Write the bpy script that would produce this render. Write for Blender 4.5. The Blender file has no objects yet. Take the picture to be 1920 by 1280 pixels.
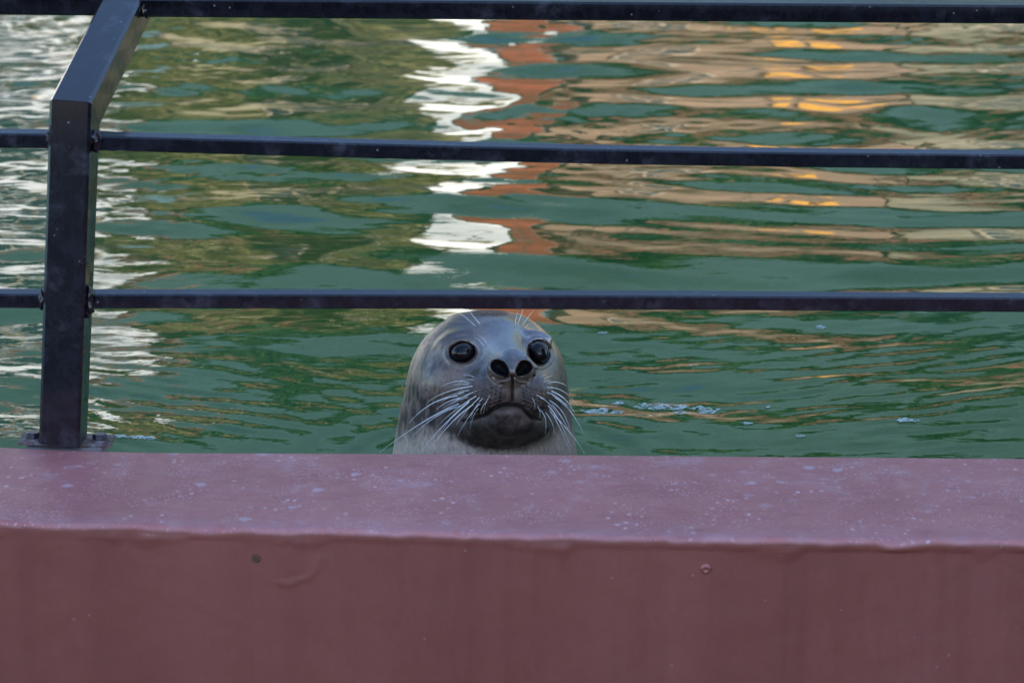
import bpy, bmesh, math, random
import numpy as np
from mathutils import Vector, Matrix, noise as mnoise
random.seed(7); np.random.seed(7)
S = bpy.context.scene
COL = S.collection
PITCH = math.radians(15.5); CAMZ = 2.03; FPX = 5333.33; TOPZ = 0.75; WATZ = 0.53

# ------------------------------------------------------------------ camera
cd = bpy.data.cameras.new('camera'); cam = bpy.data.objects.new('camera', cd); COL.objects.link(cam)
cam.location = (0, 0, CAMZ); cam.rotation_euler = (math.pi/2 - PITCH, 0, 0)
cd.lens = 100; cd.sensor_width = 36; cd.clip_start = 0.1; cd.clip_end = 3000
cd.dof.use_dof = True; cd.dof.focus_distance = 4.66; cd.dof.aperture_fstop = 8.5
S.camera = cam
# ------------------------------------------------------------------ world + sun
SUN_EL = math.radians(42); SUN_AZ = math.radians(124)      # azimuth clockwise from +Y
w = bpy.data.worlds.new('World'); S.world = w; w.use_nodes = True
nt = w.node_tree; bg = nt.nodes['Background']
sky = nt.nodes.new('ShaderNodeTexSky'); sky.sky_type = 'NISHITA'; sky.sun_disc = False
sky.sun_elevation = SUN_EL; sky.sun_rotation = SUN_AZ; sky.ozone_density = 2.6; sky.dust_density = 0.3; sky.air_density = 0.9
nt.links.new(sky.outputs[0], bg.inputs[0]); bg.inputs[1].default_value = 0.09
sl = bpy.data.lights.new('sun', 'SUN'); so = bpy.data.objects.new('sun', sl); COL.objects.link(so)
sl.energy = 5.0; sl.angle = math.radians(0.5); sl.color = (1.0, 0.95, 0.87)
sd = Vector((math.sin(SUN_AZ)*math.cos(SUN_EL), math.cos(SUN_AZ)*math.cos(SUN_EL), math.sin(SUN_EL)))
so.rotation_euler = sd.to_track_quat('Z', 'Y').to_euler()
S.view_settings.view_transform = 'Standard'; S.view_settings.look = 'None'
S.view_settings.exposure = 2.15; S.view_settings.gamma = 1.0
try: S.view_settings.use_curve_mapping = False
except Exception: pass
S.cycles.max_bounces = 6; S.cycles.use_denoising = True

# ------------------------------------------------------------------ helpers
F = Vector((0, math.cos(PITCH), -math.sin(PITCH))); U = Vector((0, math.sin(PITCH), math.cos(PITCH))); R = Vector((1, 0, 0))
C0 = Vector((0, 0, CAMZ))
def ray(px, py): return F + R*((px-960)/FPX) + U*((640-py)/FPX)
def on_y(px, py, y):
    d = ray(px, py); return C0 + d*(y/d.y)
def on_z(px, py, z):
    d = ray(px, py); return C0 + d*((z-CAMZ)/d.z)

def tag(o, label=None, cat=None, group=None, kind=None):
    if label: o['label'] = label
    if cat: o['category'] = cat
    if group: o['group'] = group
    if kind: o['kind'] = kind
    return o
def empty(name, loc=(0, 0, 0), rz=0):
    o = bpy.data.objects.new(name, None); COL.objects.link(o); o.location = loc; o.rotation_euler.z = rz
    o.empty_display_size = .1
    return o
def link(name, me, mat=None, parent=None, smooth=False):
    if mat: me.materials.append(mat)
    if smooth: me.polygons.foreach_set('use_smooth', [True]*len(me.polygons))
    o = bpy.data.objects.new(name, me); COL.objects.link(o)
    if parent: o.parent = parent
    return o
def pyobj(name, v, f, mat, parent=None, smooth=False):
    me = bpy.data.meshes.new(name); me.from_pydata([tuple(p) for p in v], [], f); me.update()
    return link(name, me, mat, parent, smooth)
def bmobj(name, bm, mat, parent=None, smooth=False):
    me = bpy.data.meshes.new(name); bmesh.ops.recalc_face_normals(bm, faces=bm.faces); bm.to_mesh(me); bm.free()
    return link(name, me, mat, parent, smooth)
def add_box(bm, lo, hi, bev=0):
    r = bmesh.ops.create_cube(bm, size=1); vs = r['verts']
    for v in vs:
        v.co = Vector([lo[i] + (v.co[i]+.5)*(hi[i]-lo[i]) for i in range(3)])
    if bev:
        es = list({e for v in vs for e in v.link_edges})
        bmesh.ops.bevel(bm, geom=es, offset=bev, segments=2, affect='EDGES', profile=.6)
def box(name, lo, hi, mat, parent=None, bev=0):
    bm = bmesh.new(); add_box(bm, lo, hi, bev); return bmobj(name, bm, mat, parent)
def sweep(name, pts, wx, wz, mat, parent=None, side=None, cham=.12, ends=(None, None)):
    """square tube with chamfered edges along pts; side = width direction"""
    pts = [Vector(p) for p in pts]; V = []; Fc = []
    c = min(wx, wz)*cham; hx, hz = wx/2, wz/2
    prof = [(-hx, -hz+c), (-hx+c, -hz), (hx-c, -hz), (hx, -hz+c), (hx, hz-c), (hx-c, hz), (-hx+c, hz), (-hx, hz-c)]
    for i, p in enumerate(pts):
        t = (pts[min(i+1, len(pts)-1)] - pts[max(i-1, 0)]).normalized()
        k_ = 1.0
        e_ = ends[0] if i == 0 else (ends[1] if i == len(pts)-1 else None)
        if e_ is not None: k_ = 1/max(.3, t.dot(e_)); t = e_
        s = (side - t*side.dot(t)).normalized(); n = s.cross(t).normalized()*k_
        if n.dot(Vector((0, -1, 0.8))) < 0: pass
        for a, b in prof: V.append(p + s*a + n*b)
    m = 8
    for i in range(len(pts)-1):
        for j in range(m): Fc.append((i*m+j, i*m+(j+1) % m, (i+1)*m+(j+1) % m, (i+1)*m+j))
    Fc.append(tuple(range(m))[::-1]); Fc.append(tuple((len(pts)-1)*m+j for j in range(m)))
    o = pyobj(name, V, Fc, mat, parent)
    bm = bmesh.new(); bm.from_mesh(o.data); bmesh.ops.recalc_face_normals(bm, faces=bm.faces); bm.to_mesh(o.data); bm.free()
    return o

# node material helpers
class NM:
    def __init__(s, name, rough=.6, spec=.5, color=(.5, .5, .5)):
        s.m = bpy.data.materials.new(name); s.m.use_nodes = True; s.t = s.m.node_tree
        s.b = s.t.nodes['Principled BSDF']; s.b.inputs['Roughness'].default_value = rough
        s.b.inputs['Base Color'].default_value = (*color, 1); s.b.inputs['Specular IOR Level'].default_value = spec
        s.co = s.t.nodes.new('ShaderNodeTexCoord')
    def L(s, a, b): s.t.links.new(a, b)
    def mapc(s, scale=(1, 1, 1), rot=(0, 0, 0), src='Object'):
        n = s.t.nodes.new('ShaderNodeMapping'); n.inputs['Scale'].default_value = scale; n.inputs['Rotation'].default_value = rot
        s.L(s.co.outputs[src], n.inputs[0]); return n.outputs[0]
    def noise(s, scale, detail=4, rough=.55, vec=None, dist=0):
        n = s.t.nodes.new('ShaderNodeTexNoise'); n.inputs['Scale'].default_value = scale; n.inputs['Detail'].default_value = detail
        n.inputs['Roughness'].default_value = rough; n.inputs['Distortion'].default_value = dist
        s.L(vec if vec is not None else s.co.outputs['Object'], n.inputs['Vector']); return n.outputs['Fac']
    def voro(s, scale, vec=None, out='Distance', rnd=1):
        n = s.t.nodes.new('ShaderNodeTexVoronoi'); n.inputs['Scale'].default_value = scale; n.inputs['Randomness'].default_value = rnd
        s.L(vec if vec is not None else s.co.outputs['Object'], n.inputs['Vector']); return n.outputs[out]
    def ramp(s, fac, stops):
        n = s.t.nodes.new('ShaderNodeValToRGB'); e = n.color_ramp.elements
        while len(e) < len(stops): e.new(.5)
        for k, (p, c) in enumerate(stops):
            e[k].position = p; e[k].color = (*c, 1) if hasattr(c, '__len__') else (c, c, c, 1)
        s.L(fac, n.inputs[0]); return n.outputs[0]
    def mix(s, fac, a, b, mode='MIX'):
        n = s.t.nodes.new('ShaderNodeMix'); n.data_type = 'RGBA'; n.blend_type = mode
        for v, i in ((fac, 0), (a, 6), (b, 7)):
            if isinstance(v, (int, float)): n.inputs[i].default_value = v if i == 0 else (v, v, v, 1)
            elif isinstance(v, tuple): n.inputs[i].default_value = (*v, 1)
            else: s.L(v, n.inputs[i])
        return n.outputs[2]
    def math(s, op, a, b=0):
        n = s.t.nodes.new('ShaderNodeMath'); n.operation = op
        for v, i in ((a, 0), (b, 1)):
            if isinstance(v, (int, float)): n.inputs[i].default_value = v
            else: s.L(v, n.inputs[i])
        return n.outputs[0]
    def base(s, c): s.L(c, s.b.inputs['Base Color'])
    def rough(s, c): s.L(c, s.b.inputs['Roughness'])
    def bump(s, h, strength=.3, dist=.01, prev=None):
        n = s.t.nodes.new('ShaderNodeBump'); n.inputs['Strength'].default_value = strength; n.inputs['Distance'].default_value = dist
        s.L(h, n.inputs['Height'])
        if prev is not None: s.L(prev, n.inputs['Normal'])
        s.L(n.outputs[0], s.b.inputs['Normal']); return n.outputs[0]

def plain(name, c1, c2, scale=3, rough=.8, bump=.2, bdist=.01, detail=6):
    n = NM(name, rough); f = n.noise(scale, detail)
    n.base(n.ramp(f, [(.3, c1), (.7, c2)])); n.bump(n.noise(scale*6, 5), bump, bdist); return n.m

# ---- materials
# painted concrete wall: deep red-brown masonry paint, chalk specks and scratches on the top
n = NM('wall_paint', .55, .45)
geo = n.t.nodes.new('ShaderNodeNewGeometry')
sep = n.t.nodes.new('ShaderNodeSeparateXYZ'); n.L(geo.outputs['Normal'], sep.inputs[0])
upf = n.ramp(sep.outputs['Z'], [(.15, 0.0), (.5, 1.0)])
streak = n.noise(1, 5, .6, n.mapc((5, 5, .55)))
blot = n.noise(7, 5, .6)
front = n.mix(n.ramp(streak, [(.34, 0.), (.66, 1.)]), (.205, .055, .042), (.275, .083, .066))
front = n.mix(n.ramp(blot, [(.35, 0.), (.75, .5)]), front, (.262, .070, .048))
specf = n.voro(26, n.mapc((1, 1, 1)))
front = n.mix(n.ramp(specf, [(.03, .45), (.06, 0.)]), front, (.36, .27, .25))
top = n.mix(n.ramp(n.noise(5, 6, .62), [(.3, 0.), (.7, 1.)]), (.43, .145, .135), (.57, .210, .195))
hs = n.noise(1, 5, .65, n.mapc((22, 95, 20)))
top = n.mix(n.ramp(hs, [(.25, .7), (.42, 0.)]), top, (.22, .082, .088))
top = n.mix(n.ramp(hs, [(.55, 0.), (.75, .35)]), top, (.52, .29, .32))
cl = n.noise(9, 3)
v1 = n.math('ADD', n.voro(62, n.mapc((1, .75, 1))), n.math('MULTIPLY', n.math('SUBTRACT', n.noise(260, 3), .5), .5)); m1 = n.math('MULTIPLY', n.ramp(v1, [(.04, 1.), (.26, 0.)]), n.ramp(n.noise(8, 5, .7), [(.47, 0.), (.60, .9)]))
top = n.mix(m1, top, (.88, .62, .66))
v2 = n.voro(170); m2 = n.math('MULTIPLY', n.ramp(v2, [(.16, 1.), (.32, 0.)]), n.ramp(n.noise(13, 6, .75), [(.45, 0.), (.60, .62)]))
top = n.mix(m2, top, (.88, .62, .66))
top = n.mix(n.ramp(n.noise(10, 7, .75, None, .6), [(.56, 0.), (.70, .45)]), top, (.62, .40, .43))
v4 = n.voro(17); m4 = n.math('MULTIPLY', n.ramp(n.math('ADD', v4, n.math('MULTIPLY', n.noise(90, 4), .22)), [(.20, 1.), (.29, 0.)]), n.ramp(n.noise(3.1, 2), [(.45, 0.), (.6, .5)]))
top = n.mix(m4, top, (.70, .55, .60))
v3 = n.voro(14, n.mapc((1, 6, 1))); m3 = n.ramp(n.math('ADD', v3, n.math('MULTIPLY', n.noise(60, 3), .1)), [(.07, .8), (.12, 0.)])
top = n.mix(m3, top, (.10, .055, .045))
ea = n.t.nodes.new('ShaderNodeAttribute'); ea.attribute_name = 'edge'
top = n.mix(n.math('MULTIPLY', ea.outputs['Fac'], n.ramp(n.noise(24, 4), [(.35, .05), (.65, .55)])), top, (.56, .30, .31))
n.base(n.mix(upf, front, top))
n.rough(n.ramp(n.noise(30, 4), [(.3, .42), (.7, .62)]))
b1 = n.bump(n.noise(14, 8, .6), .35, .006); b2 = n.bump(n.noise(160, 5, .7), .25, .0015, b1)
n.bump(hs, .25, .002, b2)
M_WALL = n.m
# black-blue rail paint
n = NM('rail_paint', .33, .1); n.b.inputs['Coat Weight'].default_value = .7; n.b.inputs['Coat Roughness'].default_value = .10; n.b.inputs['Coat IOR'].default_value = 1.65
sc = n.noise(38, 6, .65); fine = n.noise(220, 3, .6)
base = n.mix(n.ramp(sc, [(.45, 0.), (.75, 1.)]), (.003, .003, .0065), (.013, .013, .024))
base = n.mix(n.math('MULTIPLY', n.ramp(n.noise(13, 6, .7), [(.53, 0.), (.66, .8)]), n.ramp(n.noise(70, 4, .7), [(.4, .1), (.6, 1.)])), base, (.060, .060, .080))
sp = n.math('ADD', n.voro(46), n.math('MULTIPLY', n.noise(19, 2), .06)); spm = n.math('MULTIPLY', n.ramp(sp, [(.075, 1.), (.12, 0.)]), n.ramp(n.noise(11, 2), [(.44, 0.), (.54, .8)]))
base = n.mix(spm, base, (.30, .29, .31))
vert = n.noise(1, 4, .6, n.mapc((160, 160, 5)))
base = n.mix(n.ramp(vert, [(.52, 0.), (.75, .35)]), base, (.020, .018, .020))
n.base(base); n.rough(n.ramp(sc, [(.35, .27), (.7, .52)])); n.bump(fine, .12, .0008, n.bump(sc, .2, .001))
M_RAIL = n.m
n = NM('rust_steel', .6, .5); f = n.noise(60, 5)
n.base(n.ramp(f, [(.36, (.09, .035, .022)), (.52, (.14, .10, .10)), (.7, (.26, .24, .28))])); n.bump(f, .3, .001); M_PLATE = n.m
n = NM('bolt_steel', .35, .6, (.05, .055, .075)); n.b.inputs['Metallic'].default_value = .6; n.bump(n.noise(200, 3), .2, .0005); M_BOLT = n.m
M_MORTAR = plain('mortar', (.22, .19, .18), (.32, .28, .26), 30)
# water: murky green pool
n = NM('pool_water', .015, .38)
n.b.inputs['IOR'].default_value = 1.333
cw = n.noise(1.3, 4, .5)
n.base(n.mix(n.ramp(cw, [(.35, 0.), (.65, 1.)]), (.028, .094, .022), (.028, .104, .036)))
rip = n.noise(1, 3, .5, n.mapc((9, 26, 1)), .6); rip2 = n.noise(1, 2, .5, n.mapc((30, 75, 1)), .4)
n.bump(rip2, .22, .0006, n.bump(rip, .35, .0018))
M_WATER = n.m
n = NM('pale_film', .5, .3); n.base(n.ramp(n.noise(90, 4), [(.3, (.45, .62, .55)), (.7, (.85, .9, .8))]))
n.L(n.ramp(n.noise(130, 4, .65), [(.44, .05), (.56, .8)]), n.b.inputs['Alpha']); M_PALE = n.m
M_GROUND = plain('paving', (.12, .105, .09), (.19, .17, .15), 1.2, .85, .3, .01)
M_TERR = plain('terrace_concrete', (.30, .27, .22), (.42, .38, .31), .8, .85, .3, .01)
M_WHITE = plain('white_render', (.74, .74, .73), (.84, .84, .82), .6, .8, .15, .01)
M_GREYW = plain('grey_white_render', (.60, .61, .62), (.74, .75, .76), .7, .8, .15, .01)
M_TAN = plain('tan_plaster', (.17, .105, .068), (.27, .175, .118), 1.3, .85, .2, .02)
M_KHAKI = plain('khaki_stone', (.20, .17, .10), (.30, .26, .17), 1.6, .85, .4, .03)
M_STONE = plain('grey_stone', (.14, .12, .08), (.25, .215, .15), 2.2, .85, .4, .03)
M_GLASS = NM('window_glass', .06, .6, (.02, .025, .03)).m
M_FRAME = plain('window_frame', (.30, .24, .18), (.36, .28, .2), 5, .5)
M_ROOF = plain('roof_tile_clay', (.22, .08, .05), (.32, .13, .08), 3, .8, .5, .02)
M_AMBER = plain('amber_shutter', (.55, .23, .02), (.65, .32, .035), 2, .6)
M_BARK = plain('bark', (.06, .045, .03), (.13, .10, .07), 8, .9, .8, .02)
M_MORT2 = plain('brick_joint', (.30, .26, .22), (.38, .34, .30), 8, .9)
n = NM('clay_brick', .85); oi = n.t.nodes.new('ShaderNodeObjectInfo')
n.base(n.mix(oi.outputs['Random'], (.19, .038, .014), (.27, .066, .022))); n.bump(n.noise(40, 5), .4, .004); M_BRICK = n.m
def leafmat(name, a, b, tr=.3):
    n = NM(name, .55, .4); g = n.t.nodes.new('ShaderNodeNewGeometry')
    r = g.outputs['Random Per Island']; n.base(n.mix(r, a, b)); return n.m
M_LEAF = leafmat('dark_leaf', (.012, .045, .006), (.036, .088, .012))
M_OLIVE = leafmat('olive_leaf', (.10, .085, .02), (.26, .22, .085))
M_HEDGE = leafmat('hedge_leaf', (.02, .05, .012), (.045, .09, .02))

# ------------------------------------------------------------------ setting: ground, terrace, wall, water
def sheet(name, x0, x1, y0, y1, z, mat, kind='structure'):
    o = pyobj(name, [(x0, y0, z), (x1, y0, z), (x1, y1, z), (x0, y1, z)], [(0, 1, 2, 3)], mat); tag(o, kind=kind); return o
sheet('ground', -600, 600, -600, 900, 0, M_GROUND)
bm = bmesh.new()
add_box(bm, (-40, 13.5, 0.01), (40, 70, .68)); add_box(bm, (-40, 3.9, 0.01), (-8, 13.497, .677)); add_box(bm, (8, 3.9, 0.01), (40, 13.497, .677))
tag(bmobj('terrace', bm, M_TERR), kind='structure')

M_SKY_BLOCK = plain('hazy_sky_block', (.030, .062, .066), (.042, .082, .092), .12, .95, .6, .8)  # blue-green with distance haze mixed into the colour
gx = np.linspace(-140, 160, 90); gy = np.linspace(48, 150, 40); hv = []
for x in gx:
    for y in gy:
        rise = min(1, (y-48)/85); hv.append((x, y, -.5 + (68+16*mnoise.fractal(Vector((x/45, 3, 0)), 1, 2, 4))*rise + 2.2*mnoise.fractal(Vector((x/5, y/5, 0)), 1, 2, 3)*min(1, rise*6)))
hf = [(i*40+j, (i+1)*40+j, (i+1)*40+j+1, i*40+j+1) for i in range(89) for j in range(39)]
tag(pyobj('sky_block_hill', hv, hf, M_SKY_BLOCK, None, True), kind='structure')  # unseen slope added to hide low sky from the water's reflections
# wall edges, read off where the top crest and front lip stand on the plane z = TOPZ
def edge_curve(pts, extra):
    P = sorted([(on_z(a, b, TOPZ).x, on_z(a, b, TOPZ).y) for a, b in pts] + extra)
    xs, ys = zip(*P); return lambda x: np.interp(x, xs, ys)
back = edge_curve([(0, 838), (200, 849), (600, 850), (1000, 852.5), (1400, 856), (1920, 860)], [(-1.3, 4.09), (-8, 4.6), (1.4, 3.955), (8, 3.95)])
front = edge_curve([(0, 978), (300, 985), (700, 995), (1100, 1003), (1500, 1010), (1920, 1013)], [(-1.3, 3.76), (-8, 4.27), (1.4, 3.60), (8, 3.60)])
xs = np.concatenate([np.linspace(-8, -1.1, 60)[:-1], np.arange(-1.1, 1.1, .004), np.linspace(1.1, 8, 60)])
prof = []          # (kind, t): front face rows, lip, top rows, back
rows_front = np.concatenate([np.linspace(0, .42, 8)[:-1], np.arange(.42, .735, .004)])
lip = [(.0, .736), (.0, .741), (.0015, .7455), (.004, .7485), (.008, .7500)]
tops = np.linspace(.02, 1, 70)
k_sm = lambda f, X: np.mean([f(X + d) for d in np.linspace(-.12, .12, 13)], axis=0)
FY = k_sm(front, xs); BY = k_sm(back, xs)
def fbm(x, y, z, oc=4):
    return mnoise.fractal(Vector((x, y, z)), 1.0, 2.0, oc)
# wobble of lip: drips of thick paint, chips
wob = np.array([.0032*fbm(x*7, 3.1, 0) + .0022*fbm(x*26, 9.1, 0) for x in xs])
drip = np.array([max(0, fbm(x*9, 77.7, 2.)-.05)*.012 for x in xs])
V = []; nr = 0
def gauss(d, s): return math.exp(-(d/s)**2)
an = [on_y(480, 1048, 3.66), on_y(1323, 1065, 3.63)]
scr = [on_y(a, b, 3.65) for a, b in ((520, 1096), (540, 1100), (560, 1093), (580, 1088), (590, 1070), (597, 1052))]
chip = [on_y(a, b, 3.62) for a, b in ((1676, 1014), (1688, 1021), (1700, 1023), (1716, 1020), (1728, 1014))]
def seg_d(x, z, pl):
    best = 9
    for a, b in zip(pl[:-1], pl[1:]):
        ax, az, bx, bz = a.x, a.z, b.x, b.z; L = (bx-ax)**2+(bz-az)**2
        t = max(0, min(1, ((x-ax)*(bx-ax)+(z-az)*(bz-az))/L)); best = min(best, math.hypot(x-ax-t*(bx-ax), z-az-t*(bz-az)))
    return best
for i, x in enumerate(xs):
    fy, by = FY[i]+wob[i], BY[i]; col = []
    for z in rows_front:
        y = fy + .0012 + .0018*fbm(x*2.2, 5, z*2.2, 3) + .0006*fbm(x*20, 5, z*20, 3)
        if abs(x-scr[2].x) < .06 and abs(z-scr[2].z) < .06: y -= .0016*gauss(seg_d(x, z, scr), .0028)
        if abs(x-chip[2].x) < .05 and abs(z-chip[2].z) < .05: y -= .0028*gauss(seg_d(x, z, chip), .0022)
        if z > .70: y -= .0020*max(0, (z-.735+drip[i]*3)/.012) if z > .735-drip[i]*3 else 0
        col.append((x, y, z))
    for dy, z in lip: col.append((x, fy-.0005+dy, z + .0022*fbm(x*18, 4, 1, 4) - .006*max(0, fbm(x*11, 44, 1, 4)-.2)))
    for t in tops:
        y = fy + .008 + (by-fy-.008)*t
        col.append((x, y, TOPZ + .0012*fbm(x*12, y*12, 1, 4)*(1-t**6) - .0012*(t < .15)*(1-t/.15)**2))
    col.append((x, by+.006, TOPZ-.003)); col.append((x, by+.10, TOPZ-.040)); col.append((x, by+.102, 0.012))
    V += col; nr = len(col)
Fc = [(i*nr+j, (i+1)*nr+j, (i+1)*nr+j+1, i*nr+j+1) for i in range(len(xs)-1) for j in range(nr-1)]
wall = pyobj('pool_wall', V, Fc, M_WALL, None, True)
rowv = np.zeros(nr); n0 = len(rows_front)
for j in range(nr): rowv[j] = 0 if j < n0 else (1 if j < n0+5 else max(0, 1-(tops[min(j-n0-5, 69)])/.16))
at_ = wall.data.attributes.new('edge', 'FLOAT', 'POINT'); at_.data.foreach_set('value', np.tile(rowv, len(xs)).astype(np.float32))
tag(wall, 'low maroon painted concrete wall with speckled mauve top in front of the seal pool', 'wall')
for k, a in enumerate(an):      # painted-over screw anchors: ring head with a dimple
    bm = bmesh.new(); rr = .0062 if k else .0054
    prf = [(rr*1.25, .000), (rr, -.0030), (rr*.72, -.0042), (rr*.42, -.0036), (rr*.3, -.0008), (0.0002, -.0006)]
    rings = [[bm.verts.new((r_*math.cos(t*math.tau/16)*(1+.06*math.sin(3*t)), yy, r_*math.sin(t*math.tau/16))) for t in range(16)] for r_, yy in prf]
    for A, B in zip(rings[:-1], rings[1:]):
        for t in range(16): bm.faces.new((A[t], A[(t+1) % 16], B[(t+1) % 16], B[t]))
    o = bmobj('screw_head', bm, M_WALL if k else plain('rusty_screw', (.09, .045, .03), (.17, .08, .05), 200), wall, True)
    xi = int(np.argmin(abs(xs-a.x))); o.location = (a.x, FY[xi]+wob[xi]+.0015, a.z)
    o['label'] = 'round screw head painted over in maroon' if k else 'small rusty screw head sunk in the paint'

# water
yw = np.concatenate([np.arange(4.04, 11.2, .0125), np.linspace(11.2, 13.5, 60)])
xo = np.geomspace(2.0, 8, 50); xw = np.concatenate([-xo[::-1], np.arange(-1.99, 1.99, .0150), xo])
XX, YY = np.meshgrid(xw, yw, indexing='ij')
rng = np.random.RandomState(11)
WX = XX + .06*np.sin(1.9*YY+.7) + .05*np.sin(3.1*YY+2.2*XX); WY = YY + .06*np.sin(1.5*XX+.4) + .035*np.sin(3.3*XX-1.3*YY+1)
H = np.zeros_like(XX)
far = np.clip((YY-4.6)/3.2, 0, 1); far = far*far*(3-2*far)
for k in range(34):
    if k < 14: lam = rng.uniform(.24, .62); slope = .0250; th = rng.normal(0, .26)
    elif k < 26: lam = rng.uniform(.11, .26); slope = .0100; th = rng.normal(0, .36)
    else: lam = rng.uniform(.8, 1.7); slope = .0055; th = rng.normal(0, .45)
    kk = 2*math.pi/lam; ph = rng.rand()*6.28
    env = .35+.65*np.sin(.8*XX*rng.uniform(.6, 1.6)+.8*YY*rng.uniform(.5, 1.5)+rng.rand()*6.28)**2
    H += slope/kk*np.sin(kk*(math.sin(th)*WX+math.cos(th)*WY)+ph)*env*((.62 if 14 <= k < 26 else .72)+.45*far)
for k in range(22):     # small irregular ripples, some of them running across
    lam = rng.uniform(.05, .13) if k < 12 else rng.uniform(.16, .45); kk = 2*math.pi/lam
    th = rng.normal(0, .55) if k < 12 else rng.choice([-1, 1])*rng.uniform(.7, 1.3)
    env = np.clip(np.sin(XX*rng.uniform(1.5, 4)+rng.rand()*6.28)+np.sin(YY*rng.uniform(2, 5)+XX*rng.uniform(-1, 1)+rng.rand()*6.28)-.1, 0, 2)
    H += (.0165 if k < 12 else .0185)/kk*np.sin(kk*(math.sin(th)*WX+math.cos(th)*WY)+rng.rand()*6.28)*env*(.45+.55*far)
for k in range(24):     # fine capillary ripples in patches close to the wall
    lam = rng.uniform(.030, .075); th = rng.normal(-.35 if k % 2 else .5, .22); kk = 2*math.pi/lam
    cx, cy = [(-.62, 5.0), (.55, 5.0), (-.30, 4.95), (.78, 5.15)][k % 4]
    env = np.exp(-((XX-cx)/.6)**2-((YY-cy)/.34)**2)
    H += .032/kk*np.sin(kk*(math.sin(th)*WX+math.cos(th)*WY)+rng.rand()*6.28)*env
SX, SY = -.03, 4.62
RR = np.hypot(XX-SX, YY-SY); H += .0016*np.sin(RR*72)*np.exp(-np.maximum(RR-.18, 0)*5)
nx, ny = XX.shape
verts = np.stack([XX, YY, WATZ+H], -1).reshape(-1, 3)
idx = np.arange(nx*ny).reshape(nx, ny)
quads = np.stack([idx[:-1, :-1], idx[1:, :-1], idx[1:, 1:], idx[:-1, 1:]], -1).reshape(-1, 4)
def npmesh(name, v, q):
    me = bpy.data.meshes.new(name); me.vertices.add(len(v)); me.vertices.foreach_set('co', v.astype(np.float32).ravel())
    me.loops.add(q.size); me.loops.foreach_set('vertex_index', q.astype(np.int32).ravel())
    me.polygons.add(len(q)); me.polygons.foreach_set('loop_start', np.arange(0, q.size, 4, dtype=np.int32))
    me.polygons.foreach_set('loop_total', np.full(len(q), 4, dtype=np.int32)); me.update(calc_edges=True); me.validate(); return me
water = link('water', npmesh('water', verts, quads), M_WATER, None, True); tag(water, kind='structure')
tag(sheet('pool_floor', -8, 8, 4.03, 13.5, .02, M_TERR), kind='structure')

# thin pale blue patches laid on the water
def hwat(x, y):
    i = np.searchsorted(xw, x); j = np.searchsorted(yw, y); return WATZ + H[min(i, nx-1), min(j, ny-1)]
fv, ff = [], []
def pale_patch(px, py, wpx, hpx, nb):
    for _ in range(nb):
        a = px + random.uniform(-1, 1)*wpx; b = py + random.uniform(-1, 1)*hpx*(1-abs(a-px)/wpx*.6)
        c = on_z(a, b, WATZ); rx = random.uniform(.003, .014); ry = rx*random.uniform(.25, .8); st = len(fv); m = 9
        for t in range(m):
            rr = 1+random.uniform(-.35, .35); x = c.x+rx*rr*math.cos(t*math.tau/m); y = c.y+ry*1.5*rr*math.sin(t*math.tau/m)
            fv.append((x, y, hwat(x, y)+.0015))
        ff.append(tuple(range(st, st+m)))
pale_patch(1128, 775, 38, 5, 16); pale_patch(1240, 762, 46, 7, 22); pale_patch(1290, 768, 60, 9, 18); pale_patch(1345, 772, 22, 4, 6)
pale_patch(1405, 796, 5, 2, 2); pale_patch(1705, 792, 12, 4, 4); pale_patch(235, 824, 58, 3, 30); pale_patch(1152, 757, 10, 3, 4)
for a, b in ((1131, 630), (1440, 762), (1540, 613), (1300, 688), (1500, 820)): pale_patch(a, b, 2, 1, 1)
pale_patch_o = pyobj('pale_patch', fv, ff, M_PALE); tag(pale_patch_o, 'thin pale blue patches lying on the green water beside the seal', kind='stuff')

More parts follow.
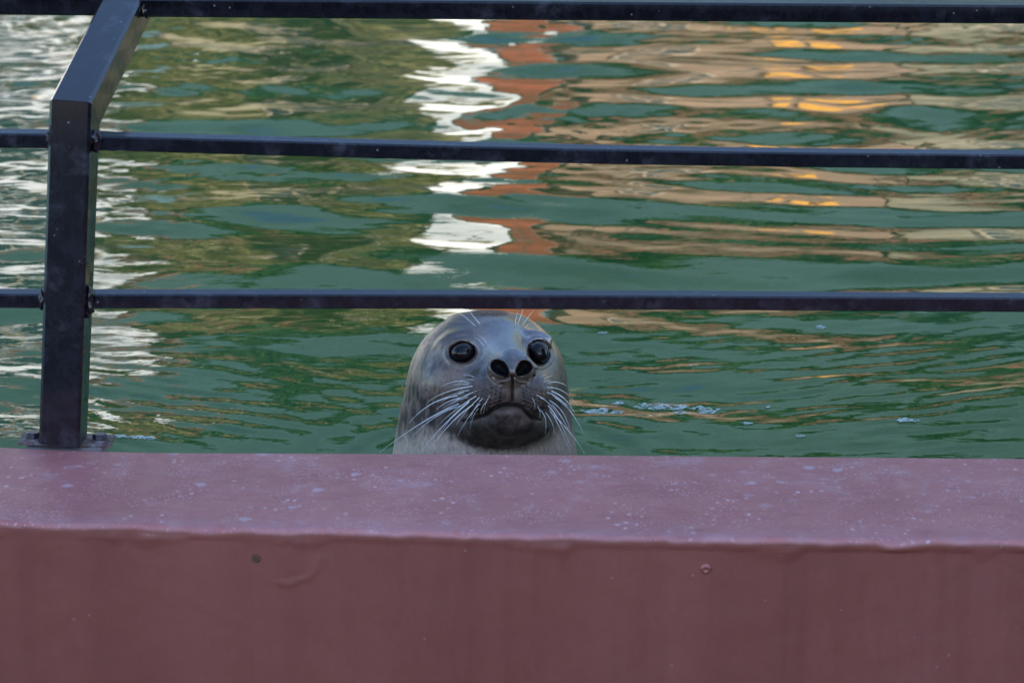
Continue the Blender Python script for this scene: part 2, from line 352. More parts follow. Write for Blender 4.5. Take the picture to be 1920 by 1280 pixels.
# ------------------------------------------------------------------ railing
PY = 4.045      # plane of the post's centre
rail = empty('railing', (on_y(120, 845, PY).x, PY, TOPZ))
tag(rail, 'black painted steel railing with three bars and a bent post on the maroon wall', 'railing')
inv = Vector(rail.location)
def rp(px, py, y): return on_y(px, py, y) - inv
ARM = .34; pf = PY-.030      # front face plane
a0 = rp(112.5, 836, pf); a1 = rp(133.5, 190, pf); tw = (rp(150, 500, pf)-rp(75, 500, pf)).x*1.05
off = Vector((0, .030, 0)); a0.z = .006
sideX = Vector((1, -.06, 0)).normalized()
def post(dx=0, ys=0):
    d = Vector((dx, ys, 0)); out = []
    ext = (a1-a0)*.0
    b0 = rp(133.5, 190, pf); b1 = rp(229, 0, pf+ARM)
    dirn = (b1-b0).normalized()
    mid = a1+off+d
    up_ = (mid-(a0+off+d)).normalized(); th_ = math.acos(up_.dot(dirn)); mid.z -= .030*math.tan(th_/2)
    up_ = (mid-(a0+off+d)).normalized(); bis = (up_+dirn).normalized()
    out.append(sweep('post', [a0+off+d, mid], tw, .060, M_RAIL, rail, sideX, .07, (None, bis)))
    out.append(sweep('inclined_arm', [mid+bis*.0006, mid+dirn*.56], tw, .060, M_RAIL, rail, sideX, .07, (bis, None)))
    bm = bmesh.new()
    add_box(bm, (a0.x-.066+dx, -.010+ys, -.001), (a0.x+.072+dx, .040+ys, .0045), .001)
    pl = bmobj('base_plate', bm, M_PLATE, rail)
    pl.rotation_euler.y = math.radians(1.8) if dx == 0 else 0
    box('mortar_pad', (a0.x-.055+dx, -.018+ys, -.052), (a0.x+.060+dx, .045+ys, -.0025), M_MORTAR, rail, .004)
    for sx in (-1, 1):
        bx = a0.x + dx + (-.0455 if sx < 0 else .054)
        z0 = .0045 + (.0012 if sx < 0 else -.0012)
        bm = bmesh.new(); bmesh.ops.create_cone(bm, cap_ends=True, segments=20, radius1=.0135, radius2=.0130, depth=.0025, matrix=Matrix.Translation((bx, .007+ys, z0+.0012)))
        ws = bmobj('washer', bm, M_PLATE, rail)
        bm = bmesh.new(); bmesh.ops.create_cone(bm, cap_ends=True, segments=6, radius1=.0118, radius2=.0108, depth=.0085, matrix=Matrix.Translation((bx, .007+ys, z0+.0064)) @ Matrix.Rotation(.35+sx*.2, 4, 'Z'))
        es = list(bm.edges); bmesh.ops.bevel(bm, geom=es, offset=.0012, segments=1, affect='EDGES')
        bmobj('bolt', bm, M_BOLT, rail)
    return out
post()
def blob(name, c, r, seed, sc=(1, 1, 1)):
    bm = bmesh.new(); bmesh.ops.create_icosphere(bm, subdivisions=3, radius=1)
    for v in bm.verts:
        p = v.co.copy(); f = 1+.55*mnoise.fractal(p*1.7+Vector((seed*7.3, 0, 0)), 1, 2, 3)
        v.co = Vector((p.x*sc[0], p.y*sc[1], p.z*sc[2]))*r*f + c
    return bmobj(name, bm, M_RAIL, rail, True)
def bar(pts, thick, ypl, x_from, x_to):
    P = [rp(a, b, ypl) for a, b in pts]
    return sweep('rail', P, thick, thick, M_RAIL, rail, Vector((0, 1, .16)).normalized(), .10)
def smooth_pts(pts, n=24):
    X = np.linspace(pts[0][0], pts[-1][0], n); Y = np.interp(X, [p[0] for p in pts], [p[1] for p in pts])
    for _ in range(2): Y[1:-1] = (Y[:-2]+2*Y[1:-1]+Y[2:])/4
    return list(zip(X, Y))
T = .0228
left1 = [(-4200, 253), (0, 259.5), (118, 261)]; right1 = [(160, 263.5), (600, 276), (1000, 288), (1400, 295), (1920, 300), (5600, 316)]
left2 = [(-4200, 556), (0, 559), (105, 560)]; right2 = [(145, 560), (600, 560), (1000, 561), (1400, 563.5), (1920, 567), (5600, 585)]
for pl in (left1, left2): bar(pl, T, PY, 0, 0)
for pl in (right1, right2): bar(smooth_pts(pl), T, PY, 0, 0)
YT = pf + ARM + .02
hb = .030
def handrail(pts):
    P = [rp(a, b, YT) for a, b in pts]
    return sweep('handrail', P, hb, hb, M_RAIL, rail, Vector((0, 1, .16)).normalized(), .10)
handrail([(-4200, -2), (0, 6), (205, 8)]); handrail([(250, 10), (1000, 16), (1920, 23), (5600, 55)])
blob('weld', rp(177, 263, PY-.010), .0115, 1, (.8, .8, 1.25)); blob('weld', rp(92, 262, PY-.010), .010, 2, (.55, .8, 1.2))
blob('weld', rp(166, 566, PY-.014), .0135, 3, (.7, .8, 1.4)); blob('weld', rp(79, 563, PY-.010), .010, 4, (.55, .8, 1.3))
blob('weld', rp(272, 18, YT-.006), .010, 5, (.7, .9, 1.2))

# ------------------------------------------------------------------ seal
D0 = 4.66                              # distance along the optical axis of the head's middle plane
SC = D0/FPX                            # metres per working unit
def PP(px, py, D): k = 1 - D/FPX; return ((px-960)*k, (py-640)*k, D)
f32 = np.float32
def smin(a, b, k):
    h = np.clip(.5+.5*(b-a)/k, 0, 1); return b+(a-b)*h - k*h*(1-h)
def ell(X, Y, D, c, r, rot=0):
    cx, cy, cD = PP(*c); dx, dy, dz = X-cx, Y-cy, D-cD
    if rot: cr, sr = math.cos(rot), math.sin(rot); dx, dy = dx*cr+dy*sr, -dx*sr+dy*cr
    k0 = np.sqrt((dx/r[0])**2+(dy/r[1])**2+(dz/r[2])**2); k1 = np.sqrt((dx/r[0]**2)**2+(dy/r[1]**2)**2+(dz/r[2]**2)**2)
    return k0*(k0-1)/np.maximum(k1, 1e-6)
def cap(X, Y, D, a, b, ra, rb):
    a = PP(*a); b = PP(*b); ba = [b[i]-a[i] for i in range(3)]; L = sum(t*t for t in ba)
    t = np.clip(((X-a[0])*ba[0]+(Y-a[1])*ba[1]+(D-a[2])*ba[2])/L, 0, 1)
    return np.sqrt((X-a[0]-t*ba[0])**2+(Y-a[1]-t*ba[1])**2+(D-a[2]-t*ba[2])**2) - (ra+(rb-ra)*t)
def pline(X, Y, pts, D):
    d = None
    for (a, b), (c, e) in zip(pts[:-1], pts[1:]):
        ax, ay, _ = PP(a, b, D); bx, by, _ = PP(c, e, D); L = (bx-ax)**2+(by-ay)**2
        t = np.clip(((X-ax)*(bx-ax)+(Y-ay)*(by-ay))/L, 0, 1); q = np.hypot(X-ax-t*(bx-ax), Y-ay-t*(by-ay)); d = q if d is None else np.minimum(d, q)
    return d
YN = [560, 600, 620, 640, 672, 700, 735, 772, 810, 845, 900, 1000, 1120, 1300]; LX = [842, 842, 817, 798, 778, 768, 758, 748, 741, 735, 727, 722, 730, 760]; RX = [988, 990, 1012, 1030, 1050, 1057, 1064, 1071, 1077, 1082, 1088, 1092, 1086, 1060]
EYES = [((867, 660, 112), (23.6, 18.2), .12, (868, 661, 96), 26.5), ((1011, 661.5, 112), (19.0, 20.3), .25, (1010, 661, 92), 25)]
MOUTH = [(868, 790), (890, 785), (912, 777), (930, 763), (942, 758.5), (955, 757.5), (968, 758.5), (979, 763), (987, 773), (996, 783), (1012, 787)]
def eyen(X, Y, k):
    (c, r, rot, _, _) = EYES[k]; cx, cy, _ = PP(*c); dx, dy = X-cx, Y-cy; cr, sr = math.cos(-rot), math.sin(-rot)
    return np.sqrt(((dx*cr+dy*sr)/r[0])**2+((-dx*sr+dy*cr)/r[1])**2)
def sdf(X, Y, D):
    py = Y+640
    lx = np.interp(py, YN, LX)-960; rx = np.interp(py, YN, RX)-960
    hw = (rx-lx)/2; cx = (rx+lx)/2; dn = np.maximum(py-720, 0); cD = -18-.24*dn; hd = hw*(.90+.08*np.clip((py-650)/90, 0, 1)**2*(3-2*np.clip((py-650)/90, 0, 1)))
    q = np.sqrt(((X-cx)/hw)**2+((D-cD)/hd)**2); neck = (q-1)*hw*.97
    neck = -smin(-neck, py-596, 24); neck = np.maximum(neck, py-1290)
    s = ell(X, Y, D, (915, 708, -4), (140, 125.5, 136))
    s = smin(s, neck, 28)
    s = smin(s, ell(X, Y, D, (868, 715, 45), (74, 70, 78)), 30)            # left cheek
    s = smin(s, ell(X, Y, D, (1008, 712, 50), (44, 68, 62)), 26)           # right cheek
    s = smin(s, ell(X, Y, D, (952, 728, 108), (84, 66, 84)), 26)           # muzzle
    s = smin(s, cap(X, Y, D, (936, 645, 70), (960, 684, 172), 42, 33), 34) # bridge
    s = smin(s, ell(X, Y, D, (938, 792, 62), (104, 60, 100)), 14)          # throat
    s = smin(s, ell(X, Y, D, (951, 788, 132), (66, 36, 66)), 14)           # lower jaw
    s = smin(s, ell(X, Y, D, (953, 775, 184), (29, 14, 23)), 10)           # lower lip
    s = smin(s, ell(X, Y, D, (911, 741, 160), (50, 39, 48)), 14)           # whisker pads
    s = smin(s, ell(X, Y, D, (998, 740, 158), (40, 39, 48)), 14)
    s = smin(s, ell(X, Y, D, (961, 694, 196), (35, 22, 24)), 16)           # nose
    s = smin(s, ell(X, Y, D, (937, 691, 196), (23, 22, 22), .5), 8)
    s = smin(s, ell(X, Y, D, (985, 691, 194), (20, 21, 22), -.5), 8)
    s = smin(s, ell(X, Y, D, (848, 640, 86), (26, 14, 20), -.3), 22)       # brows
    s = smin(s, ell(X, Y, D, (1012, 632, 78), (24, 12, 18), .3), 20)
    s = smin(s, ell(X, Y, D, (870, 690, 92), (28, 12, 20), -.2), 18)       # lower lids
    s = smin(s, ell(X, Y, D, (1012, 692, 84), (20, 12, 20), .3), 18)
    fr = np.clip((D-60)/30, 0, 1)
    # nostrils
    for c, r, ro in (((936, 688, 214), (17.0, 12.5, 34), .62), ((946, 697, 212), (9, 8, 30), .9), ((984.5, 688, 214), (14.5, 12.5, 34), -.70), ((975, 697, 212), (7.5, 8, 30), -.9)):
        s = -smin(-s, ell(X, Y, D, c, r, ro), 3)
    # mouth, philtrum and creases
    dm = pline(X, Y, MOUTH, 190); s = s + fr*4.5*np.exp(-(dm/2.6)**2)
    dp = pline(X, Y, [(961, 706), (960.5, 752)], 210); s = s + fr*6*np.exp(-(dp/2.4)**2)
    dc = pline(X, Y, [(925, 705), (934, 712), (948, 711), (958, 706)], 205); s = s + fr*3.5*np.exp(-(dc/3)**2)
    dc = pline(X, Y, [(966, 706), (976, 712), (990, 711), (1000, 703)], 205); s = s + fr*3.5*np.exp(-(dc/3)**2)
    dc = pline(X, Y, [(953, 780), (951, 784), (948, 787)], 205); s = s + fr*2.2*np.exp(-(dc/2)**2)
    for k in (0, 1):
        e = eyen(X, Y, k)
        s = s + fr*15*np.exp(-np.maximum(e-.76, 0)**2/.020)*(D > 40)        # socket opening
        s = s - fr*2.8*np.exp(-((e-1.30)/.20)**2)                            # raised lid
        s = s + (1.5, .6)[k]*fr*np.exp(-((e-1.60)/.10)**2)*np.clip((662-Y-640)/14, 0, 1) + (1.0, 0)[k]*fr*np.exp(-((e-1.95)/.10)**2)*np.clip((656-Y-640)/14, 0, 1)
    return s
def grid_mesh(h, lo, hi):
    gx = np.arange(lo[0], hi[0]+h, h, dtype=f32); gy = np.arange(lo[1], hi[1]+h, h, dtype=f32); gz = np.arange(lo[2], hi[2]+h, h, dtype=f32)
    nx_, ny_, nz_ = len(gx), len(gy), len(gz); val = np.empty((nx_, ny_, nz_), f32)
    Yg, Zg = np.meshgrid(gy, gz, indexing='ij')
    for i in range(nx_): val[i] = sdf(np.full_like(Yg, gx[i]), Yg, Zg)
    sg = val < 0
    c = sg[:-1, :-1, :-1].astype(np.int8)
    for a in (0, 1):
        for b in (0, 1):
            for d in (0, 1):
                if a+b+d: c = c + sg[a:nx_-1+a, b:ny_-1+b, d:nz_-1+d]
    act = (c > 0) & (c < 8); ids = -np.ones(act.shape, np.int64); ii = np.argwhere(act); ids[act] = np.arange(len(ii))
    P = np.stack([gx[ii[:, 0]], gy[ii[:, 1]], gz[ii[:, 2]]], -1).astype(np.float64) + h/2
    quads = []
    for ax in range(3):
        s0 = [slice(None)]*3; s1 = [slice(None)]*3; s0[ax] = slice(0, -1); s1[ax] = slice(1, None)
        ch = sg[tuple(s0)] != sg[tuple(s1)]; e = np.argwhere(ch); b, d = [k for k in range(3) if k != ax]
        ok = (e[:, b] > 0) & (e[:, d] > 0) & (e[:, b] < sg.shape[b]-1) & (e[:, d] < sg.shape[d]-1); e = e[ok]
        flip = sg[tuple(s0)][e[:, 0], e[:, 1], e[:, 2]]
        def cell(db, dd):
            q = e.copy(); q[:, b] += db; q[:, d] += dd; return ids[q[:, 0], q[:, 1], q[:, 2]]
        Q = np.stack([cell(-1, -1), cell(0, -1), cell(0, 0), cell(-1, 0)], -1)
        if ax == 1: flip = ~flip
        Q[~flip] = Q[~flip][:, ::-1]; quads.append(Q)
    return P, np.concatenate(quads)
Pv, Q = grid_mesh(1.75, (-262, -75, -320), (160, 662, 262))
def grad(P):
    e = .7; g = np.empty_like(P)
    for a in range(3):
        d = np.zeros(3); d[a] = e; A = P+d; B = P-d
        g[:, a] = (sdf(*A.T)-sdf(*B.T))/(2*e)
    return g
for _ in range(3):
    g = grad(Pv); v = sdf(*Pv.T); g2 = np.maximum((g**2).sum(1), .09); st = (v/g2)[:, None]*g
    ln = np.linalg.norm(st, axis=1, keepdims=True); st *= np.minimum(1, 1.2/np.maximum(ln, 1e-6)); Pv = Pv - st
Rn, Un, Bn = np.array(R), np.array(U), -np.array(F)
ORG = np.array(C0) + np.array(F)*D0
def to_world(P): return ORG + SC*(P[:, 0:1]*Rn - P[:, 1:2]*Un + P[:, 2:3]*Bn)
Wv = to_world(Pv)
base_pt = Vector((Wv[:, 0].mean(), 4.62, WATZ))
seal = empty('seal', base_pt)
tag(seal, 'grey harbour seal with dark glossy eyes raising its whiskered head from the green pool', 'seal')
me = npmesh('body', Wv - np.array(base_pt), Q)
# coat colours by place: pelage pattern, darkened creases and shade painted under the jaw
X, Y, Dp = Pv.T; kf = 1-Dp/FPX; px = X/kf+960; py = Y/kf+640
def vnoise(P, s, off=0, oc=3):
    return np.array([mnoise.fractal(Vector(p)*s+Vector((off, off*.7, 0)), .9, 2.1, oc) for p in P])
N1 = vnoise(Pv*np.array([1, .6, 1]), 1/26, 3); N2 = vnoise(Pv, 1/9, 9); N3 = vnoise(Pv*np.array([1., .45, 1.]), 1/14, 21)
N1, N2, N3 = [(q-q.mean())/q.std() for q in (N1, N2, N3)]
def sm(x, a, b): t = np.clip((x-a)/(b-a), 0, 1); return t*t*(3-2*t)
def gb(cx, cy, sx, sy): return np.exp(-((px-cx)/sx)**2-((py-cy)/sy)**2)
dark = np.array([.030, .020, .017]); mid = np.array([.185, .125, .094]); lite = np.array([.78, .62, .46])
t = np.full(len(Pv), .47) + .13*N1 + .09*N2
left = sm(px, 850, 800)
t = t - 1.0*left*sm(N3+.35*N2, -.15, .40)*sm(py, 600, 640) + .55*left
t += -.75*gb(846, 614, 30, 17)*sm(N1+.6*N2, -1.2, 0) + .35*gb(905, 640, 30, 26)*1 + .35*gb(842, 700, 30, 20) + .25*gb(1030, 705, 18, 16)
t += .45*gb(890, 705, 40, 12)*0 + .28*gb(960, 725, 26, 22) - .45*gb(908, 688, 24, 14) - .25*gb(1015, 625, 30, 10) - .1*gb(905, 745, 40, 26)
jaw = 1-sm(np.hypot((px-938)/113, (py-776)/73)+.012*N2, .86, 1.06); t = t - (.27-.18*sm(py, 815, 848))*jaw*sm(py, 780, 808)*(Dp > 30)  # chin's own dark tone plus shade painted under the jaw
t = t + .35*gb(953, 771, 28, 8) + .45*gb(842, 708, 34, 16) + .5*gb(895, 640, 14, 22) - .30*gb(961, 692, 26, 22)
t = np.clip(t, 0, 1.5)
Cc = dark + (mid-dark)*t[:, None]
bel = sm(py - .10*(900-px)*(px < 900) + 3*N1+2*N2, 778, 832)*sm(Dp, 175, 120)*(1-jaw)
Cc = Cc + (lite-Cc)*(np.clip(bel, 0, 1)*(.85-.45*sm(px, 960, 1040)))[:, None]
for k in (0, 1):
    e = eyen(X, Y, k); rim = (1-sm(e+.02*N2, .98, 1.18))*(Dp > 40); fold = np.exp(-((e-1.60)/.10)**2)*(py < 656)*(Dp > 40); Cc = Cc*(1-.45*fold)[:, None]
    hal = np.exp(-((e-1.62)/.22)**2)*(Dp > 40); Cc = Cc + (np.array([.23, .20, .20])-Cc)*(.30*hal)[:, None]
    Cc = Cc + (np.array([.006, .005, .006])-Cc)*rim[:, None]
nos = np.zeros(len(Pv))
for (a, b), (ra, rb), ro in (((937, 690), (19, 14), .6), ((983.5, 690), (16.5, 14), -.65)):
    dx, dy = px-a, py-b; cr, sr = math.cos(ro), math.sin(ro); q = np.hypot((dx*cr+dy*sr)/ra, (-dx*sr+dy*cr)/rb); nos = np.maximum(nos, (1-sm(q, .85, 1.1))*(Dp > 120))
Cc = Cc + (np.array([.006, .005, .006])-Cc)*nos[:, None]
dm = pline(X, Y, MOUTH, 190); Cc *= (1-.85*np.exp(-(dm/3.2)**2)*(Dp > 60))[:, None]
dp = pline(X, Y, [(961, 704), (960.5, 752)], 210); Cc *= (1-.75*np.exp(-(dp/1.9)**2)*(Dp > 60))[:, None]
# follicles in rows over both whisker pads
foll = []
for sgn, ox, oy in ((-1, 946, 722), (1, 975, 722)):
    for r_ in range(6):
        for c_ in range(8):
            fx = ox + sgn*(4+c_*9.5*(1 if sgn < 0 else .78)) + sgn*r_*1.0; fy = oy + r_*8.2 + c_*(1.6 - r_*.05)*1.0 + 6*math.sin(c_*.3) - 2
            if (abs(fx-(911 if sgn < 0 else 998))/(50 if sgn < 0 else 42))**2+((fy-743)/30)**2 < 1.05: foll.append((fx, fy))
fm = np.zeros(len(Pv)); near = (Dp > 100) & (py > 700) & (py < 790)
for fx, fy in foll: fm[near] = np.maximum(fm[near], np.exp(-((px[near]-fx)/3.4)**2-((py[near]-fy)/2.3)**2))
Cc *= (1-.8*fm)[:, None]
gN = grad(Pv); gN /= np.linalg.norm(gN, axis=1)[:, None]; Pd = Pv - gN*(1.6*fm)[:, None]
me.vertices.foreach_set('co', (to_world(Pd) - np.array(base_pt)).astype(f32).ravel()); me.update()
# dry brown patch on the crown
dry = sm(py, 597, 589)*np.exp(-((px-916)/38)**4)
dry = np.maximum(dry, sm(Pv[:, 2], 20, -10)*sm(py, 600, 592)*np.exp(-((px-918)/36)**2))
Cc = Cc + (np.array([.16, .10, .07])*(1+.9*np.tanh(9*vnoise(Pv, 1/2.2, 5)))[:, None]*.8-Cc)*np.clip(dry, 0, 1)[:, None]
Cc = np.clip(Cc, .003, 1)
nz = nos
wet = np.clip(1.25*gb(948, 634, 56, 44) + .8*gb(1015, 640, 26, 34), 0, 1)
dryness = np.maximum(np.clip(.46 - .5*wet + .34*sm(py, 700, 790), 0, 1)  , np.clip(dry, 0, 1)); dryness = np.maximum(dryness, nz)
ca = me.color_attributes.new('coat', 'FLOAT_COLOR', 'POINT'); ca.data.foreach_set('color', np.concatenate([Cc, dryness[:, None]], 1).astype(f32).ravel())
n = NM('seal_coat', .34, .42); at = n.t.nodes.new('ShaderNodeAttribute'); at.attribute_name = 'coat'
hair = n.noise(1, 3, .6, n.mapc((520, 520, 110))); mott = n.noise(75, 5, .6)
c = n.mix(n.ramp(hair, [(.3, .35), (.7, 0.)]), at.outputs['Color'], n.mix(1.0, at.outputs['Color'], (.45, .45, .45), 'MULTIPLY'))
clump = n.noise(1, 4, .65, n.mapc((230, 230, 75), (0, 0, .25)))
c = n.mix(n.ramp(clump, [(.36, .55), (.5, 0.)]), c, n.mix(1.0, c, (.42, .40, .38), 'MULTIPLY'))
c = n.mix(n.ramp(clump, [(.54, 0.), (.68, .4)]), c, n.mix(1.0, c, (1.7, 1.65, 1.6), 'MULTIPLY'))
c = n.mix(n.ramp(mott, [(.5, 0.), (.8, .35)]), c, n.mix(1.0, c, (1.9, 1.85, 1.8), 'MULTIPLY'))
n.base(c); n.rough(n.math('ADD', n.ramp(n.noise(45, 5, .65), [(.3, .12), (.7, .30)]), n.math('MULTIPLY', at.outputs['Alpha'], .42)))
n.L(n.math('SUBTRACT', 1.0, n.math('MULTIPLY', at.outputs['Alpha'], 1.75)), n.b.inputs['Coat Weight'])
n.bump(hair, .4, .0006, n.bump(clump, .5, .0012, n.bump(mott, .35, .0012))); n.b.inputs['Coat Roughness'].default_value = .22; n.b.inputs['Coat IOR'].default_value = 2.7
body = link('body', me, n.m, seal, True)

n = NM('eye_cornea', .04, .42, (.004, .003, .004)); M_EYE = n.m
def loc(Pl): return Vector(to_world(np.array([Pl], float))[0]) - base_pt
def surfD(px_, py_, lo=-40):
    d = np.arange(245, lo, -.5); k = 1-d/FPX; v = sdf((px_-960)*k, (py_-640)*k, d); h = np.nonzero(v < 0)[0]
    return float(d[h[0]]) if len(h) else lo
for k, (c_, r_, ro, eb, rad) in enumerate(EYES):
    rim = np.mean([surfD(c_[0]+1.38*r_[0]*math.cos(a), c_[1]+1.38*r_[1]*math.sin(a)) for a in np.linspace(0, 6.28, 12)])
    print('eye rim depth', k, rim)
    bm = bmesh.new(); bmesh.ops.create_uvsphere(bm, u_segments=48, v_segments=32, radius=SC)
    ax3 = ((23.0, 18.0, 22), (18.8, 20.2, 21))[k]; rt = -EYES[k][2]
    for v in bm.verts:
        q = (v.co/SC); a_, b_, c2 = q.x*ax3[0], q.y*ax3[1], q.z*ax3[2]
        a_, b_ = a_*math.cos(rt)-b_*math.sin(rt), a_*math.sin(rt)+b_*math.cos(rt)
        v.co = Vector(SC*(a_*Rn - b_*Un + c2*Bn))
    o = bmobj('eye', bm, M_EYE, seal, True); D_ = rim - 14; o.location = loc(PP(eb[0], eb[1], D_))

Wk = [ # whiskers: root, middle, tip (x, y in the 4x close-up) and thickness
 ((800,630),(690,620),(580,665),1.0),((840,608),(790,606),(730,616),.7),((840,590),(800,574),(745,570),.7),((800,642),(730,640),(672,648),.8),
 ((830,655),(640,695),(490,770),1.2),((800,685),(690,712),(590,755),.8),((715,728),(520,785),(345,932),1.7),((740,742),(640,772),(553,830),1.3),
 ((830,700),(700,760),(600,822),1.0),((725,785),(450,925),(123,1152),1.9),((740,800),(545,885),(373,1032),1.5),((850,730),(700,830),(573,942),1.2),
 ((800,770),(600,955),(426,1156),1.8),((830,790),(650,945),(486,1152),1.7),((880,735),(780,840),(703,942),1.0),((880,785),(800,880),(710,1028),1.1),
 ((905,740),(830,840),(808,932),.8),((930,770),(893,820),(888,870),.7),((745,825),(660,900),(590,1000),1.3),((760,700),(650,740),(560,780),.8),
 ((790,735),(690,775),(610,840),.9),((860,690),(790,720),(740,770),.6),((960,720),(925,780),(905,860),.6),((870,820),(830,880),(806,975),.7),
 ((1340,585),(1365,570),(1390,560),.7),((1360,605),(1392,585),(1432,573),.8),((1350,625),(1400,614),(1445,622),.7),((1390,632),(1480,628),(1545,672),1.1),
 ((1380,665),(1500,690),(1606,792),1.1),((1415,692),(1520,755),(1592,862),1.7),((1420,722),(1520,785),(1575,845),1.1),((1440,740),(1560,845),(1660,1017),1.8),
 ((1400,760),(1500,850),(1556,990),1.2),((1390,800),(1480,925),(1560,1110),1.4),((1405,848),(1545,990),(1664,1158),1.9),((1400,830),(1470,950),(1560,1152),1.5),
 ((1370,850),(1420,930),(1438,1022),1.0),((1330,830),(1372,905),(1368,1018),.9),((1270,740),(1292,790),(1285,832),.7),((1420,790),(1500,900),(1550,1000),1.2),
 ((1330,740),(1400,785),(1470,880),.9),((1300,720),(1370,760),(1430,830),.8),((1310,800),(1330,850),(1325,900),.7),((1380,700),(1460,735),(1530,800),1.0),
 ((880,190),(820,118),(775,62),1.3),((845,205),(770,138),(688,92),1.0),((1160,195),(1186,130),(1205,62),1.4),((1145,205),(1150,150),(1163,95),.9),((1195,203),(1240,140),(1292,72),1.1),((1210,222),(1240,195),(1275,184),.7)]
n = NM('whisker', .25, .8, (.93, .93, .90)); M_WH = n.m
for a, b, c_, th in Wk:
    P3 = [(680+q[0]/4, 560+q[1]/4) for q in (a, b, c_)]
    d0 = surfD(*P3[0]); pts = []; N_ = 14
    ln = math.dist(P3[0], P3[2])
    for i in range(N_):
        t_ = i/(N_-1); q = [(1-t_)**2*P3[0][j] + 2*t_*(1-t_)*(2*P3[1][j]-.5*P3[0][j]-.5*P3[2][j]) + t_*t_*P3[2][j] for j in (0, 1)]
        d = d0 - 1.5 + 16*math.sin(min(1, t_*1.6)*math.pi/2)*min(1, ln/60) - .22*ln*t_*t_
        if t_ > .15: d = max(d, surfD(*q)+3)
        pts.append(loc(PP(q[0], q[1], d)))
    for _ in range(2): pts = [pts[0]]+[(pts[i-1]+pts[i]*2+pts[i+1])/4 for i in range(1, N_-1)]+[pts[-1]]
    V = []; Fc = []; m = 5; r0 = .00064*th
    for i, p in enumerate(pts):
        t3 = (pts[min(i+1, N_-1)]-pts[max(i-1, 0)]).normalized(); s_ = t3.orthogonal().normalized(); u_ = t3.cross(s_); rr = r0*(1-.82*i/(N_-1))
        for j in range(m): V.append(p+(s_*math.cos(j*math.tau/m)+u_*math.sin(j*math.tau/m))*rr)
    for i in range(N_-1):
        for j in range(m): Fc.append((i*m+j, i*m+(j+1) % m, (i+1)*m+(j+1) % m, (i+1)*m+j))
    pyobj('whisker', V, Fc, M_WH, seal, True)

# ------------------------------------------------------------------ far bank (mirrored in the water) and the block that shades the pool
def window(parent, x, y, z, ww, hh, pane=M_GLASS, ax='x'):
    """window in a wall facing -y at y"""
    bm = bmesh.new(); fr = .06
    for lo, hi in (((x-fr, y-.05, z-fr), (x+ww+fr, y+.02, z)), ((x-fr, y-.05, z+hh), (x+ww+fr, y+.02, z+hh+fr)), ((x-fr, y-.05, z+.001), (x, y+.02, z+hh-.001)), ((x+ww, y-.05, z+.001), (x+ww+fr, y+.02, z+hh-.001)), ((x+ww/2-.02, y-.045, z+.001), (x+ww/2+.02, y+.01, z+hh-.001))): add_box(bm, lo, hi)
    w_ = bmobj('window', bm, M_FRAME, parent); box('pane', (x+.002, y-.02, z+.002), (x+ww-.002, y+.015, z+hh-.002), pane, w_)
def house(name, label, x0, x1, y0, y1, z0, zt, mat, wins, roofm=M_ROOF, slope=0.0):
    h = empty(name, ((x0+x1)/2, y0, z0)); tag(h, label, 'building'); o = h.location
    rel = lambda x, y, z: (x-o.x, y-o.y, z-o.z)
    box('wall', rel(x0, y0, z0), rel(x1, y1, zt), mat, h)
    box('roof', rel(x0-.25, y0-.25, zt+.002), rel(x1+.25, y1+.25, zt+.22), roofm, h)
    for (x, z, ww, hh) in wins: window(h, x-o.x, y0-.002-o.y, z-o.z, ww, hh)
    return h
house('white_house', 'tall white rendered house mirrored at the left of the pool', -13, -3.05, 21, 22.4, .68, 5.4, M_GREYW,
      [(x, z, 1.1, 1.1) for x in (-4.5, -6.9, -9.3, -11.7) for z in (1.5, 3.7)])
house('stone_house', 'khaki stone house mirrored behind the olive trees', -2.9, -.75, 24, 30, .68, 4.6, M_KHAKI, [(-2.2, 2., .6, 1.0)])
th = house('tan_house', 'low tan plastered house with amber shutters mirrored right of the brick pillar', .48, 2.9, 21, 27, .68, 3.55, M_TAN, [(.9, 1.4, .4, .9)])
house('stone_cottage', 'low grey khaki stone cottage mirrored at the far right', 3.0, 9, 21.3, 27, .68, 3.6, M_STONE, [(3.6, 1.4, .6, .9), (5.4, 1.4, .6, .9)])
for x in (1.9, 2.25): box('shutter', (x-th.location.x, -.06, .8), (x+.2-th.location.x, -.005, 1.7), M_AMBER, th)
wp = empty('white_pillar', (-.40, 20, .68)); tag(wp, 'square white rendered gate pillar mirrored behind the seal', 'pillar')
box('shaft', (-.20, 0, 0), (.2, .5, 3.85), M_WHITE, wp, .01); box('cap', (-.25, -.06, 3.852), (.25, .56, 3.95), M_WHITE, wp, .01)
bp = empty('brick_pillar', (.08, 20.05, .68)); tag(bp, 'tall orange brick pillar mirrored right beside the white pillar', 'pillar')
box('core', (-.22, .012, 0), (.22, .53, 3.4), M_MORT2, bp); box('cap', (-.25, -.03, 3.402), (.25, .57, 3.49), M_TERR, bp)
bm = bmesh.new(); add_box(bm, (-.103, 0, .0), (.103, .05, .075), .004); b0 = bmobj('brick', bm, M_BRICK, bp)
first = True
for r_ in range(39):
    for c_ in range(2):
        o = b0 if first else b0.copy()
        if not first: COL.objects.link(o); o.parent = bp
        first = False; o.location = (-.112 + c_*.222 + (.004 if r_ % 2 else -.004), -.008, .005 + r_*.0862)

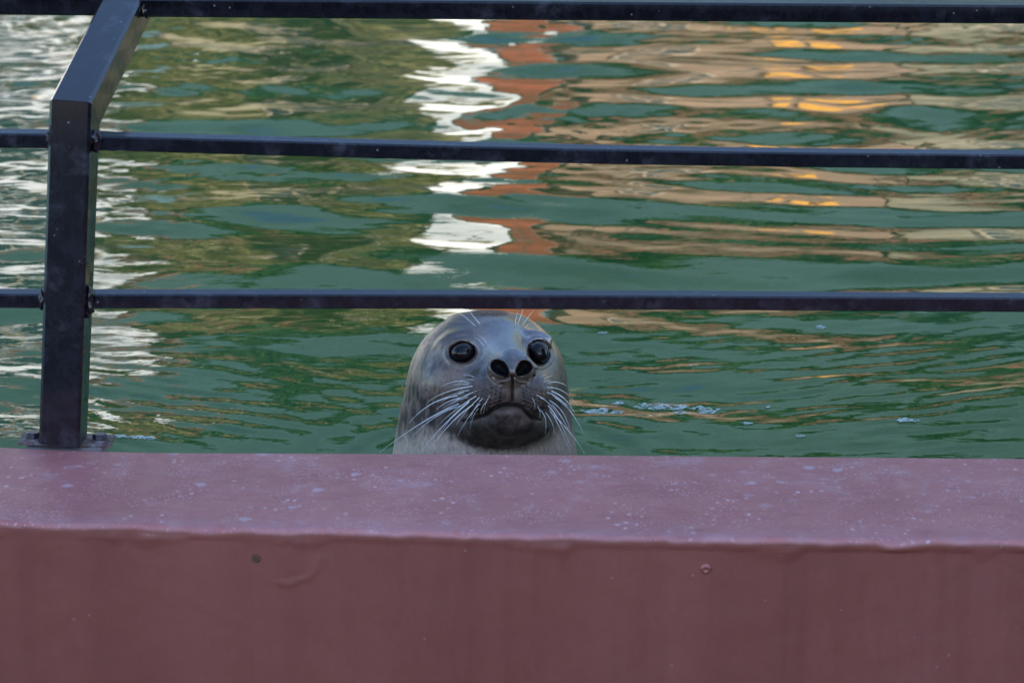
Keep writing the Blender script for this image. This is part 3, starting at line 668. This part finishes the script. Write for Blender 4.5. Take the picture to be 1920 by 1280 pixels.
def crown_mesh(name, rx, rz, n, size, seed, clumps=26):
    rs = np.random.RandomState(seed); V = []; Q = []
    cs = rs.normal(size=(clumps, 3)); cs /= np.linalg.norm(cs, axis=1)[:, None]; cs *= rs.uniform(.35, .9, (clumps, 1)); cr = rs.uniform(.18, .38, clumps)
    which = rs.randint(0, clumps, n); d = rs.normal(size=(n, 3)); d /= np.linalg.norm(d, axis=1)[:, None]
    p = cs[which] + d*(cr[which]*rs.uniform(.5, 1.05, n))[:, None]; p *= np.array([rx, rx, rz])
    a = rs.normal(size=(n, 3)); a /= np.linalg.norm(a, axis=1)[:, None]; b = np.cross(a, d+rs.normal(size=(n, 3))*.6); b /= np.linalg.norm(b, axis=1)[:, None]
    s = size*rs.uniform(.6, 1.4, (n, 1)); V = np.stack([p-a*s, p+b*s*.5, p+a*s, p-b*s*.5], 1).reshape(-1, 3)
    return npmesh(name, V, np.arange(4*n).reshape(-1, 4))
def trunk_mesh(h, r, seed):
    rs = random.Random(seed); V = []; Fc = []; m = 8
    def limb(p, q, r0, r1, n_=6):
        st = len(V); ax = (q-p).normalized(); s_ = ax.orthogonal().normalized(); u_ = ax.cross(s_)
        for i in range(n_):
            c = p.lerp(q, i/(n_-1)) + Vector((rs.uniform(-1, 1), rs.uniform(-1, 1), 0))*r0*.3*(i > 0); rr = r0+(r1-r0)*i/(n_-1)
            for j in range(m): V.append(c+(s_*math.cos(j*math.tau/m)+u_*math.sin(j*math.tau/m))*rr)
        for i in range(n_-1):
            for j in range(m): Fc.append((st+i*m+j, st+i*m+(j+1) % m, st+(i+1)*m+(j+1) % m, st+(i+1)*m+j))
    top = Vector((0, 0, h)); limb(Vector((0, 0, -.03)), top, r, r*.45)
    for k in range(6):
        z = h*rs.uniform(.5, .95); a = k*1.05+rs.random(); limb(Vector((0, 0, z)), Vector((math.cos(a)*h*.35, math.sin(a)*h*.35, z+h*.35)), r*.4, r*.1)
    me = bpy.data.meshes.new('trunk'); me.from_pydata([tuple(v) for v in V], [], Fc); return me
def tree(x, y, z, h, rx, rz, mat, label, n=5000, size=.09, seed=1):
    t_ = empty('tree', (x, y, z)); tag(t_, label, 'tree', 'trees on the far bank'); link('trunk', trunk_mesh(h, h*.045+.03, seed), M_BARK, t_, True)
    c = link('crown', crown_mesh('crown', rx, rz, n, size, seed), mat, t_); c.location = (0, 0, h+rz*.35); return t_
tree(-2.25, 19.0, .68, 1.6, .85, 1.3, M_OLIVE, 'olive tree mirrored beside the white house', seed=3)
tree(-1.15, 19.4, .68, 1.8, .75, 1.25, M_OLIVE, 'olive tree mirrored next to the white pillar', seed=4)
gl = ['just right of the brick pillar', 'left of the amber shutters', 'straight above the amber shutters', 'right of the amber shutters', 'at the right of the tan house', 'at the far right end of the tan house', 'above the khaki stone house', 'behind the olive trees at left']
for k, (x, y, s_) in enumerate([(1.0, 28.4, 1.0), (2.35, 29.3, 1.06), (3.7, 28.5, 1.0), (5.0, 29.4, 1.08), (6.5, 28.6, 1.0), (8.2, 29.4, 1.1), (-1.0, 31.5, 1.15), (-3.0, 31, 1.25)]):
    tree(x, y, .68, 2.75*s_, 1.75*s_, 2.9*s_, M_LEAF, 'dark leafy tree mirrored '+gl[k], 12000, .15, 10+k)
sh = house('shade_block', 'tall plain unseen block added right of the pool to shade it', 12, 22, -13, 4.5, .01, 17, M_TAN, [])  # unseen, added and sized to shade wall, seal and pool
